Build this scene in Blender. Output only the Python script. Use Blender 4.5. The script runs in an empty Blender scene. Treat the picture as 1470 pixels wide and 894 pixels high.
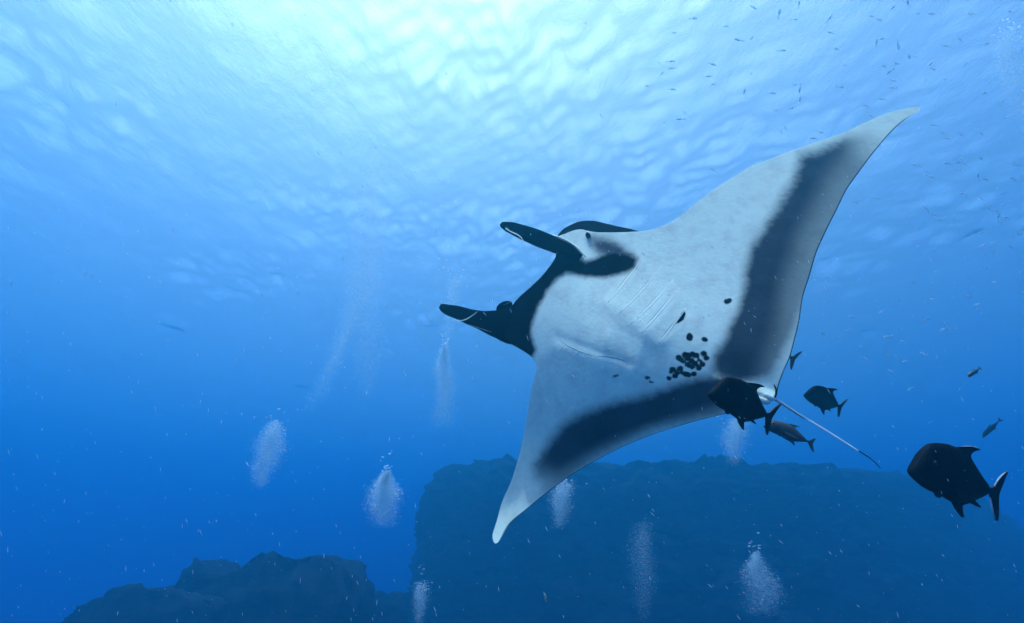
import bpy, bmesh, math, random
import numpy as np
from mathutils import Vector, Matrix

# ------------------------------------------------------------------ camera
scene = bpy.context.scene
PITCH = math.radians(27.0)
W_PX, H_PX, F_PX = 1470.0, 894.0, 674.0
SURFACE_Z = 12.5          # metres of water over the camera (camera at the origin)
cam_data = bpy.data.cameras.new("camera")
cam = bpy.data.objects.new("camera", cam_data)
scene.collection.objects.link(cam)
cam_data.sensor_fit = 'HORIZONTAL'
cam_data.sensor_width = 36.0
cam_data.lens = 36.0 * F_PX / W_PX
cam_data.clip_start = 0.05
cam_data.clip_end = 1000.0
cam.location = (0, 0, 0)
cam.rotation_euler = (math.pi / 2 + PITCH, 0, 0)
scene.camera = cam

# ------------------------------------------------------------------ sky and sun
SUN_ELEV = math.radians(83.0)
SUN_AZIM = math.radians(-95.0)        # clockwise from +Y: almost overhead, leaning left
SUN_DIR = Vector((math.sin(SUN_AZIM) * math.cos(SUN_ELEV),
                  math.cos(SUN_AZIM) * math.cos(SUN_ELEV), math.sin(SUN_ELEV)))
world = bpy.data.worlds.new("World")
scene.world = world
world.use_nodes = True
wn = world.node_tree
wn.nodes.clear()
w_out = wn.nodes.new('ShaderNodeOutputWorld')
w_bg = wn.nodes.new('ShaderNodeBackground')
w_sky = wn.nodes.new('ShaderNodeTexSky')
w_sky.sky_type = 'NISHITA'
w_sky.sun_disc = False
w_sky.sun_elevation = SUN_ELEV
w_sky.sun_rotation = SUN_AZIM
w_sky.dust_density = 6.0
w_sky.ozone_density = 0.6
w_bg.inputs['Strength'].default_value = 0.15
wn.links.new(w_sky.outputs[0], w_bg.inputs['Color'])
wn.links.new(w_bg.outputs[0], w_out.inputs['Surface'])

sun_data = bpy.data.lights.new("sun", 'SUN')
sun_data.energy = 5.0
sun_data.angle = math.radians(0.5)
sun_data.color = (1.0, 0.97, 0.92)
sun = bpy.data.objects.new("sun", sun_data)
scene.collection.objects.link(sun)
sun.rotation_euler = (-SUN_DIR).to_track_quat('-Z', 'Y').to_euler()
sun.location = SUN_DIR * 40

scene.view_settings.view_transform = 'Standard'
scene.view_settings.look = 'None'
scene.view_settings.exposure = 1.25
scene.view_settings.gamma = 1.0
scene.view_settings.use_curve_mapping = False

scene.cycles.volume_bounces = 2
scene.cycles.max_bounces = 8
scene.cycles.transmission_bounces = 6
scene.cycles.transparent_max_bounces = 16
scene.cycles.caustics_refractive = True
scene.cycles.caustics_reflective = True
scene.cycles.sample_clamp_indirect = 3.0
scene.cycles.use_denoising = True

# ------------------------------------------------------------------ helpers
cP, sP = math.cos(PITCH), math.sin(PITCH)
FWD = np.array([0, cP, sP]); UP = np.array([0, -sP, cP]); RIGHT = np.array([1.0, 0, 0])

def at(px, py, d):
    """point at camera-axis distance d that the photograph shows at (px, py)"""
    return d * ((px - W_PX / 2) / F_PX * RIGHT + (H_PX / 2 - py) / F_PX * UP + FWD)

def at_range(px, py, r):
    v = at(px, py, 1.0)
    return v / np.linalg.norm(v) * r

COL = scene.collection

def tag(o, label=None, cat=None, group=None, kind=None):
    if label: o['label'] = label
    if cat: o['category'] = cat
    if group: o['group'] = group
    if kind: o['kind'] = kind
    return o

def new_mesh(name, verts, faces, mat=None, parent=None, smooth=True):
    me = bpy.data.meshes.new(name)
    me.from_pydata([tuple(v) for v in verts], [], [tuple(f) for f in faces])
    if smooth:
        me.polygons.foreach_set('use_smooth', [True] * len(me.polygons))
    me.update()
    if mat: me.materials.append(mat)
    o = bpy.data.objects.new(name, me)
    COL.objects.link(o)
    if parent: o.parent = parent
    return o

def mat_new(name):
    m = bpy.data.materials.new(name)
    m.use_nodes = True
    nt = m.node_tree
    nt.nodes.clear()
    out = nt.nodes.new('ShaderNodeOutputMaterial')
    return m, nt, out

def N(nt, typ, **kw):
    n = nt.nodes.new(typ)
    for k, v in kw.items():
        if k in n.inputs: n.inputs[k].default_value = v
        else: setattr(n, k, v)
    return n

# ------------------------------------------------------------------ water: surface and body
def build_surface():
    rng = np.random.default_rng(11)
    n = 780
    u = np.linspace(-1, 1, n)
    k = 4.6
    xs = 150 * np.sinh(k * u) / math.sinh(k)
    v = np.linspace(-0.5, 1, n)
    ys = 6 + 155 * np.sinh(k * v) / math.sinh(k)
    X, Y = np.meshgrid(xs, ys)
    Z = np.zeros_like(X)
    R = np.hypot(X, Y)
    wind = math.radians(200)
    gust = np.zeros_like(X)
    for i in range(9):
        th = rng.uniform(0, 6.28); kk = rng.uniform(0.25, 1.1)
        gust += np.sin(kk * (X * math.cos(th) + Y * math.sin(th)) + rng.uniform(0, 6.28))
    gust = np.clip(0.85 + 0.30 * gust, 0.45, 1.8)
    for i in range(70):
        lam = 0.50 * (9.0) ** (rng.random()) if i > 3 else rng.uniform(6, 10)
        th = wind + rng.normal(0, 1.0)
        kk = 2 * math.pi / lam
        amp = (0.0084 if i > 3 else 0.005) * lam * rng.uniform(0.6, 1.4)
        ph = rng.uniform(0, 6.28)
        fade = np.clip(1.6 - R / (22 * lam + 12), 0, 1)
        s = np.sin(kk * (X * math.cos(th) + Y * math.sin(th)) + ph + 0.6 * np.sin(0.23 * X + i) + 0.6 * np.sin(0.19 * Y + 2 * i))
        Z += amp * s * fade * (gust if lam < 3.5 else 1.0)
    verts = np.stack([X, Y, Z + SURFACE_Z], -1).reshape(-1, 3)
    idx = np.arange(n * n).reshape(n, n)
    faces = np.stack([idx[:-1, :-1], idx[:-1, 1:], idx[1:, 1:], idx[1:, :-1]], -1).reshape(-1, 4)
    m, nt, out = mat_new("water_surface")
    glass = N(nt, 'ShaderNodeBsdfGlass', IOR=1.333, Roughness=0.12)
    glass.inputs['Color'].default_value = (1, 1, 1, 1)
    trans = N(nt, 'ShaderNodeBsdfTransparent')
    mix = N(nt, 'ShaderNodeMixShader', Fac=0.5)
    geo = N(nt, 'ShaderNodeNewGeometry')
    mp = N(nt, 'ShaderNodeMapping'); mp.inputs['Scale'].default_value = (1.0, 0.55, 1.0)
    mp.inputs['Rotation'].default_value = (0, 0, math.radians(20))
    nz = N(nt, 'ShaderNodeTexNoise', Scale=2.6, Detail=8.0, Roughness=0.7)
    bp = N(nt, 'ShaderNodeBump', Strength=0.9, Distance=0.12)
    nt.links.new(geo.outputs['Position'], mp.inputs[0]); nt.links.new(mp.outputs[0], nz.inputs[0])
    nt.links.new(nz.outputs[0], bp.inputs['Height']); nt.links.new(bp.outputs[0], glass.inputs['Normal'])
    nt.links.new(glass.outputs[0], mix.inputs[1]); nt.links.new(trans.outputs[0], mix.inputs[2])
    nt.links.new(mix.outputs[0], out.inputs['Surface'])
    o = new_mesh("water_surface", verts, faces, m)
    tag(o, kind='structure')
    return o

def build_haze():
    m, nt, out = mat_new("sea_water")
    vol = N(nt, 'ShaderNodeVolumePrincipled', Density=0.0545, Anisotropy=0.6)
    vol.inputs['Color'].default_value = (0.012, 0.165, 0.275, 1)
    vol.inputs['Absorption Color'].default_value = (0.003, 0.160, 0.56, 1)
    nt.links.new(vol.outputs[0], out.inputs['Volume'])
    x, y0, y1, z0, z1 = 185, -100, 190, -25, SURFACE_Z + 3.0
    v = [(-x, y0, z0), (x, y0, z0), (x, y1, z0), (-x, y1, z0), (-x, y0, z1), (x, y0, z1), (x, y1, z1), (-x, y1, z1)]
    f = [(3, 2, 1, 0), (4, 5, 6, 7), (0, 1, 5, 4), (1, 2, 6, 5), (2, 3, 7, 6), (3, 0, 4, 7)]
    o = new_mesh("haze", v, f, m, smooth=False)
    tag(o, 'clear blue sea water filling the whole view and fading distant things', 'water', kind='stuff')

build_surface()
build_haze()

# ------------------------------------------------------------------ small geometry tools
def fbm(P, seed=0, octaves=4, scale=1.0, gain=0.5):
    """cheap smooth 3-D noise in about -1..1 (sums of rotated sines)"""
    rng = np.random.default_rng(seed)
    out = np.zeros(P.shape[:-1])
    amp, tot, f = 1.0, 0.0, scale
    for o in range(octaves):
        acc = 0
        for k in range(4):
            d = rng.normal(size=3); d /= np.linalg.norm(d)
            e = rng.normal(size=3); e /= np.linalg.norm(e)
            acc = acc + np.sin(P @ d * f * 2.1 + 1.7 * np.sin(P @ e * f * 1.3 + rng.uniform(0, 6.28)) + rng.uniform(0, 6.28))
        out += amp * acc / 2.6
        tot += amp
        amp *= gain
        f *= 2.03
    return out / tot

def tube(points, radii, seg=10, flat=1.0, flat_dir=None):
    """tapered tube through 3-D points; flat squashes it along flat_dir"""
    P = np.array(points, float); n = len(P)
    verts, faces = [], []
    ref = np.array(flat_dir if flat_dir is not None else [0.3, -0.8, 0.5], float)
    for i in range(n):
        t = P[min(i + 1, n - 1)] - P[max(i - 1, 0)]
        t /= np.linalg.norm(t) + 1e-9
        a = ref - t * (ref @ t); a /= np.linalg.norm(a) + 1e-9
        b = np.cross(t, a)
        for k in range(seg):
            th = 2 * math.pi * k / seg
            verts.append(P[i] + radii[i] * (flat * math.cos(th) * a + math.sin(th) * b))
    for i in range(n - 1):
        for k in range(seg):
            k2 = (k + 1) % seg
            faces.append((i * seg + k, i * seg + k2, (i + 1) * seg + k2, (i + 1) * seg + k))
    faces.append(tuple(range(seg))[::-1])
    faces.append(tuple((n - 1) * seg + k for k in range(seg)))
    return verts, faces

def ellipsoid(c, ax, seg=16, rings=9):
    """ax: three axis vectors"""
    c = np.array(c, float); ax = [np.array(a, float) for a in ax]
    verts = [c + ax[2]]
    for r in range(1, rings):
        ph = math.pi * r / rings
        for k in range(seg):
            th = 2 * math.pi * k / seg
            verts.append(c + ax[2] * math.cos(ph) + math.sin(ph) * (ax[0] * math.cos(th) + ax[1] * math.sin(th)))
    verts.append(c - ax[2])
    faces = []
    for k in range(seg):
        faces.append((0, 1 + k, 1 + (k + 1) % seg))
    for r in range(rings - 2):
        for k in range(seg):
            a = 1 + r * seg + k; b = 1 + r * seg + (k + 1) % seg
            faces.append((a, a + seg, b + seg, b))
    last = len(verts) - 1
    for k in range(seg):
        faces.append((last, 1 + (rings - 2) * seg + (k + 1) % seg, 1 + (rings - 2) * seg + k))
    return verts, faces

def resample(pts, n):
    """Catmull-Rom through 2-D/3-D points, n samples by arc length"""
    p = np.array(pts, float)
    p = np.vstack([2 * p[0] - p[1], p, 2 * p[-1] - p[-2]])
    out = []
    for i in range(1, len(p) - 2):
        for t in np.linspace(0, 1, 12, endpoint=False):
            out.append(0.5 * ((2 * p[i]) + (-p[i - 1] + p[i + 1]) * t + (2 * p[i - 1] - 5 * p[i] + 4 * p[i + 1] - p[i + 2]) * t * t
                              + (-p[i - 1] + 3 * p[i] - 3 * p[i + 1] + p[i + 2]) * t ** 3))
    out.append(p[-2]); out = np.array(out)
    s = np.concatenate([[0], np.cumsum(np.linalg.norm(np.diff(out, axis=0), axis=1))])
    q = np.linspace(0, s[-1], n)
    return np.stack([np.interp(q, s, out[:, k]) for k in range(out.shape[1])], -1)

def poly_sdf(PX, PY, poly):
    """signed distance to a polygon, negative inside"""
    poly = np.array(poly, float)
    d = np.full(PX.shape, 1e9); inside = np.zeros(PX.shape, bool)
    for i in range(len(poly)):
        a, b = poly[i], poly[(i + 1) % len(poly)]
        e = b - a
        t = np.clip(((PX - a[0]) * e[0] + (PY - a[1]) * e[1]) / (e @ e), 0, 1)
        d = np.minimum(d, np.hypot(PX - a[0] - t * e[0], PY - a[1] - t * e[1]))
        if a[1] != b[1]:
            c = ((a[1] > PY) != (b[1] > PY)) & (PX < (b[0] - a[0]) * (PY - a[1]) / (b[1] - a[1]) + a[0])
            inside ^= c
    return np.where(inside, -d, d)

# ------------------------------------------------------------------ materials
def principled(name, col, rough=0.6, noise=None, spec=0.3, bump=0.0, bscale=20.0, trans=0.0):
    m, nt, out = mat_new(name)
    b = N(nt, 'ShaderNodeBsdfPrincipled', Roughness=rough)
    b.inputs['Specular IOR Level'].default_value = spec
    b.inputs['Base Color'].default_value = (*col, 1)
    tc = N(nt, 'ShaderNodeTexCoord')
    if noise:
        col2, sc = noise
        nz = N(nt, 'ShaderNodeTexNoise', Scale=sc, Detail=6.0, Roughness=0.6)
        mx = N(nt, 'ShaderNodeMix', data_type='RGBA')
        mx.inputs[6].default_value = (*col, 1); mx.inputs[7].default_value = (*col2, 1)
        rp = N(nt, 'ShaderNodeMapRange'); rp.inputs[1].default_value = 0.35; rp.inputs[2].default_value = 0.65
        nt.links.new(tc.outputs['Object'], nz.inputs[0]); nt.links.new(nz.outputs[0], rp.inputs[0])
        nt.links.new(rp.outputs[0], mx.inputs[0]); nt.links.new(mx.outputs[2], b.inputs['Base Color'])
    if bump:
        nb = N(nt, 'ShaderNodeTexNoise', Scale=bscale, Detail=5.0)
        bp = N(nt, 'ShaderNodeBump', Strength=bump, Distance=0.02)
        nt.links.new(tc.outputs['Object'], nb.inputs[0]); nt.links.new(nb.outputs[0], bp.inputs['Height'])
        nt.links.new(bp.outputs[0], b.inputs['Normal'])
    if trans:
        tr = N(nt, 'ShaderNodeBsdfTranslucent'); tr.inputs['Color'].default_value = (*col, 1)
        mix = N(nt, 'ShaderNodeMixShader', Fac=trans)
        nt.links.new(b.outputs[0], mix.inputs[1]); nt.links.new(tr.outputs[0], mix.inputs[2])
        nt.links.new(mix.outputs[0], out.inputs[0])
    else:
        nt.links.new(b.outputs[0], out.inputs[0])
    return m

PALE = (0.62, 0.72, 0.60)
M_PALE = principled("pale_skin", PALE, 0.5, ((0.58, 0.60, 0.53), 9.0), trans=0.1)
M_RIM = principled("pale_rim", (0.35, 0.42, 0.44), 0.5, trans=0.3)
M_TAIL = principled("tail_skin", (0.9, 0.87, 0.82), 0.5, trans=0.35)
M_BLACK = principled("black_skin", (0.0015, 0.003, 0.005), 0.4, ((0.004, 0.0065, 0.009), 5.0), 0.0, 0.25, 60)
M_CREASE = principled("skin_crease", (0.20, 0.22, 0.22), 0.6)
M_EYE = principled("eye", (0.01, 0.01, 0.012), 0.15, spec=0.5)

def manta_material():
    m, nt, out = mat_new("manta_skin")
    L = nt.links.new
    b = N(nt, 'ShaderNodeBsdfPrincipled', Roughness=0.6); b.inputs['Specular IOR Level'].default_value = 0.0
    tc = N(nt, 'ShaderNodeTexCoord')
    def attr(n): return N(nt, 'ShaderNodeAttribute', attribute_name=n).outputs['Fac']
    def noise(sc, det=5.0, r=0.6):
        n = N(nt, 'ShaderNodeTexNoise', Scale=sc, Detail=det, Roughness=r); L(tc.outputs['Object'], n.inputs[0]); return n.outputs[0]
    def math_(op, a, bb):
        n = N(nt, 'ShaderNodeMath', operation=op)
        for i, x in enumerate((a, bb)):
            if isinstance(x, (int, float)): n.inputs[i].default_value = x
            else: L(x, n.inputs[i])
        return n.outputs[0]
    def edge(sdf, wob, lo, hi):
        """1 inside (negative) to 0 outside, the edge broken up by noise"""
        x = math_('ADD', sdf, wob)
        r = N(nt, 'ShaderNodeMapRange', interpolation_type='SMOOTHSTEP')
        L(x, r.inputs[0]); r.inputs[1].default_value = lo; r.inputs[2].default_value = hi
        r.inputs[3].default_value = 1.0; r.inputs[4].default_value = 0.0
        return r.outputs[0]
    def mixc(f, a, c):
        x = N(nt, 'ShaderNodeMix', data_type='RGBA'); L(f, x.inputs[0])
        for i, y in ((6, a), (7, c)):
            if isinstance(y, tuple): x.inputs[i].default_value = (*y, 1)
            else: L(y, x.inputs[i])
        return x.outputs[2]
    fine = math_('MULTIPLY', math_('SUBTRACT', noise(14, 7, 0.7), 0.5), 1.5)
    broad = math_('MULTIPLY', math_('SUBTRACT', noise(3.5, 4), 0.5), 2.0)
    wob = math_('ADD', fine, broad)
    # pale belly with faint grey mottling
    r = N(nt, 'ShaderNodeMapRange'); L(noise(7, 8, 0.65), r.inputs[0]); r.inputs[1].default_value = 0.45; r.inputs[2].default_value = 0.75
    belly = mixc(r.outputs[0], PALE, (0.49, 0.53, 0.47))
    r2 = N(nt, 'ShaderNodeMapRange'); L(noise(24, 4, 0.5), r2.inputs[0]); r2.inputs[1].default_value = 0.66; r2.inputs[2].default_value = 0.74
    gray = math_('MULTIPLY', r2.outputs[0], attr('freckle'))
    belly = mixc(math_('MULTIPLY', gray, 0.45), belly, (0.2, 0.2, 0.21))
    # fine scratches along the body
    mp = N(nt, 'ShaderNodeMapping'); mp.inputs['Scale'].default_value = (4.0, 60.0, 30.0); mp.inputs['Rotation'].default_value = (0.2, 0.5, 0.3)
    sn = N(nt, 'ShaderNodeTexNoise', Scale=1.0, Detail=3.0, Roughness=0.5); L(tc.outputs['Object'], mp.inputs[0]); L(mp.outputs[0], sn.inputs[0])
    r3 = N(nt, 'ShaderNodeMapRange'); L(sn.outputs[0], r3.inputs[0]); r3.inputs[1].default_value = 0.62; r3.inputs[2].default_value = 0.78
    belly = mixc(math_('MULTIPLY', r3.outputs[0], 0.35), belly, (0.36, 0.40, 0.38))
    bandc = mixc(noise(5, 6), (0.014, 0.023, 0.032), (0.050, 0.068, 0.082))
    c = mixc(math_('MULTIPLY', edge(attr('band'), wob, -1.9, 1.3), attr('band_strength')), belly, bandc)
    c = mixc(edge(attr('smudge'), wob, -2.2, 1.2), c, (0.05, 0.06, 0.07))
    c = mixc(edge(attr('head'), math_('MULTIPLY', wob, 0.5), -0.7, 0.6), c, (0.004, 0.006, 0.009))
    c = mixc(edge(attr('spots'), math_('MULTIPLY', fine, 0.6), -0.25, 0.16), c, (0.006, 0.008, 0.011))
    c = mixc(attr('dorsal'), c, (0.005, 0.008, 0.012))
    L(c, b.inputs['Base Color'])
    nb = N(nt, 'ShaderNodeBump', Strength=0.18, Distance=0.015); L(noise(30, 5), nb.inputs['Height']); L(nb.outputs[0], b.inputs['Normal'])
    tr = N(nt, 'ShaderNodeBsdfTranslucent'); L(c, tr.inputs['Color'])
    mix = N(nt, 'ShaderNodeMixShader'); L(attr('thin'), mix.inputs[0])
    L(b.outputs[0], mix.inputs[1]); L(tr.outputs[0], mix.inputs[2]); L(mix.outputs[0], out.inputs[0])
    return m

# ------------------------------------------------------------------ the manta ray
MN = np.array([-0.42, -0.90, 0.03]); MN /= np.linalg.norm(MN)      # belly normal
M_C = at(960, 450, 4.6)
MS = 0.78        # metres per modelling unit: about 4.5 m from wing tip to wing tip
M_AX = np.array([342.0, 126.0]) / math.hypot(342, 126)              # head to tail in the outline
M_NR = np.array([M_AX[1], -M_AX[0]])                                # towards the raised wing
M_O = np.array([770.0, 445.0])

def mid_dist(px, py):
    return (px - M_O[0]) * M_NR[0] + (py - M_O[1]) * M_NR[1]

def mid_along(px, py):
    return (px - M_O[0]) * M_AX[0] + (py - M_O[1]) * M_AX[1]

def belly_h(px, py):
    """how far the belly surface stands out from the ray's flat plane (m)"""
    d = mid_dist(px, py); a = mid_along(px, py)
    up = np.clip(d - 30, 0, None) / 430; dn = np.clip(-d - 60, 0, None) / 290
    h = -1.12 * up ** 2 - 1.3 * np.clip(up - 0.7, 0, None) ** 2 - 0.62 * dn ** 1.8 + 1.55 * np.clip(dn - 0.35, 0, None) ** 2
    body = np.exp(-(d / 92) ** 2) * np.clip((a + 30) / 140, 0, 1) ** 0.7 * np.clip((420 - a) / 260, 0, 1)
    h = h + 0.20 * body
    # breast ridge along the inner ends of the gill slits, hollow beyond it
    def ridge(p, q, w, amp):
        p = np.array(p, float); q = np.array(q, float); e = q - p
        t = np.clip(((px - p[0]) * e[0] + (py - p[1]) * e[1]) / (e @ e), 0, 1)
        r = np.hypot(px - p[0] - t * e[0], py - p[1] - t * e[1])
        return amp * np.exp(-(r / w) ** 2)
    h = h + ridge((872, 434), (944, 492), 12, 0.010) - ridge((862, 452), (930, 508), 20, 0.010)
    h = h + ridge((1035, 545), (1108, 570), 7, 0.03)
    h = h - ridge((800, 484), (905, 522), 5, 0.005) + ridge((800, 500), (905, 536), 14, 0.008)
    # gill flaps: each one stands a little proud along its slit and falls away behind
    for g in GILLS:
        p = np.array(g[0], float); q = np.array(g[-1], float); e = (q - p) / np.linalg.norm(q - p)
        al = ((px - p[0]) * e[0] + (py - p[1]) * e[1]) / np.linalg.norm(q - p)
        sd = (px - p[0]) * -e[1] + (py - p[1]) * e[0]
        sd = -sd - 5 * (4 * al * (1 - al))
        win = np.clip(al / 0.12, 0, 1) * np.clip((1.05 - al) / 0.2, 0, 1)
        win = np.where((al < 0) | (al > 1.05), 0, win)
        h = h + 0.008 * win * (1 / (1 + np.exp(-sd / 1.6))) * np.exp(-np.clip(sd, 0, None) / 11)
    return h

GILLS = [[(925, 362), (913, 383), (900, 402), (886, 420), (873, 434)], [(950, 382), (930, 408), (911, 429), (890, 449)], [(966, 402), (947, 425), (928, 445), (906, 465)],
         [(975, 413), (958, 436), (940, 457), (921, 478)], [(984, 443), (974, 458), (961, 475), (946, 493)]]

def on_belly(px, py, lift=0.0):
    """3-D point on the belly at outline coordinates; lift is metres out from the skin"""
    px = np.asarray(px, float); py = np.asarray(py, float)
    ray = ((px - W_PX / 2) / F_PX)[..., None] * RIGHT + ((H_PX / 2 - py) / F_PX)[..., None] * UP + FWD
    d = (MN @ M_C + belly_h(px, py) + lift) / (ray @ MN)
    return ray * d[..., None]

LEAD = [(1321, 155), (1318, 153), (1301, 155), (1276, 161.5), (1244, 174.8), (1208, 191), (1172, 203.4), (1136, 216), (1100, 230.2), (1079, 238),
        (1057, 251.7), (1036, 264.3), (1015, 278.6), (993, 296.5), (971.6, 313.7), (950, 325), (928, 331), (900, 333), (871, 333.5), (855, 333), (843, 331),
        (834, 329), (822.6, 331), (811, 335.6), (799, 341), (797, 354), (798, 367), (793.5, 375.6), (779, 394.5), (764.4, 409), (751, 421), (737, 436),
        (726, 455), (722, 474), (729, 490), (741, 497), (756, 506.7), (766, 515), (770, 526), (769, 536), (762.3, 562), (756.2, 598), (749.8, 634), (742.6, 662.5),
        (733.7, 691), (721, 719.7), (714, 744.8), (707.5, 766), (708, 776), (711, 780)]
TRAIL = [(1321, 155), (1320.7, 158), (1311.7, 164), (1297.4, 173), (1279.5, 189), (1258, 214), (1234.8, 244.6), (1215, 273), (1200.7, 302), (1186.4, 330.5),
         (1172, 362.7), (1161.4, 398.5), (1152.4, 427), (1147.5, 460), (1141, 487), (1134.4, 511.5), (1126.4, 530), (1118.3, 551.7), (1114.5, 567), (1109, 572), (1096, 577),
         (1070, 585), (1037.8, 594.5), (1002, 603.4), (966, 614), (930.4, 626), (894.7, 641), (859, 659), (823, 680), (787.3, 705.4), (758.7, 728.7),
         (737, 746.5), (726.5, 759), (715.8, 777), (711, 780)]
# matching stations (index into LEAD, index into TRAIL, share of the span)
STATIONS = [(0, 0, 0.0), (4, 5, 0.10), (9, 8, 0.25), (15, 12, 0.36), (18, 15, 0.42), (24, 17, 0.455), (29, 18, 0.50), (33, 20, 0.535), (38, 21, 0.585),
            (40, 23, 0.64), (43, 27, 0.80), (46, 31, 0.94), (49, 34, 1.0)]

def edge_curves(ns):
    def curve(pts, key):
        p = np.array(pts, float)
        dense = resample(p, 1500)
        s = np.concatenate([[0], np.cumsum(np.linalg.norm(np.diff(dense, axis=0), axis=1))])
        idx = [int(np.argmin(np.linalg.norm(dense - p[st[key]], axis=1))) for st in STATIONS]
        idx[0] = 0; idx[-1] = len(dense) - 1
        arc = [s[i] for i in idx]
        q = np.interp(np.linspace(0, 1, ns), [st[2] for st in STATIONS], arc)
        return np.stack([np.interp(q, s, dense[:, 0]), np.interp(q, s, dense[:, 1])], -1)
    return curve(LEAD, 0), curve(TRAIL, 1)

BAND_UP = [(1150, 222), (1180, 213), (1225, 196), (1258, 186), (1268, 188), (1258, 206), (1237, 238), (1215, 272), (1199, 304), (1184, 336), (1169, 369), (1157, 405),
           (1145, 442), (1135, 470), (1118, 502), (1098, 530), (1064, 543), (1036, 542), (1029, 530), (1030, 513), (1043, 493), (1049, 468), (1062, 441),
           (1069, 415), (1072, 380), (1079, 352), (1095, 330), (1115, 298), (1140, 255)]
BAND_DN = [(775, 655), (787, 634), (812, 609), (841, 591), (877, 576.6), (912, 569), (938, 560), (966, 553), (1002, 548), (1030, 546), (1056, 551), (1075, 562),
           (1064, 578), (1028, 588), (975, 598), (930, 611), (896, 627), (861, 645), (831, 665), (803, 687), (785, 701), (769, 686), (767, 667)]
HEAD = [(813, 393), (799, 402), (785, 419), (774, 438), (768, 458), (763, 472), (766, 488), (770, 503), (763, 515), (740, 505), (700, 490), (690, 440), (730, 420), (780, 370), (792, 345), (806, 347),
        (818, 356), (830, 366), (840, 374), (858, 368), (875, 361), (900, 363), (917, 369), (913, 385), (899, 393), (871, 399), (844, 397), (828, 396)]
SMUDGE = [(843, 339), (852, 336), (878, 340), (898, 350), (912, 366), (890, 372), (858, 370), (847, 356)]  # softly darker zone between the eye and the shoulder patch
SLIT = [(982.6, 443.9), (984.8, 450), (981.7, 459), (974.6, 464.4), (966, 466)]
SPOTS = [(989.8, 482.9, 4.4), (989.5, 485.5, 4.2), (990, 480, 3.8), (1010.7, 487, 4.2), (1013, 488, 3), (1043.5, 432.6, 4), (1047, 431.6, 3.6), (882, 540, 3.0), (886, 538.5, 2.6), (878, 541.5, 1.8),
         (928.5, 542, 3), (931.5, 542, 2.2), (934, 548.2, 2.8), (937, 548.4, 2), (1052.5, 431, 1)]
for zx, zy in [(690, 605), (640, 632), (750, 605), (780, 615), (840, 600), (860, 635), (805, 655), (700, 640), (670, 660), (740, 655), (770, 680), (710, 690), (745, 710),
               (830, 685), (800, 715), (680, 625), (720, 615), (590, 725), (650, 720), (580, 745), (630, 755), (670, 757), (700, 765), (760, 762), (610, 780), (560, 798), (720, 775)]:
    SPOTS.append((860 + zx / 5.586, 400 + zy / 5.586, 4.2))

def smooth(x, a, b):
    t = np.clip((x - a) / (b - a), 0, 1)
    return t * t * (3 - 2 * t)

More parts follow.
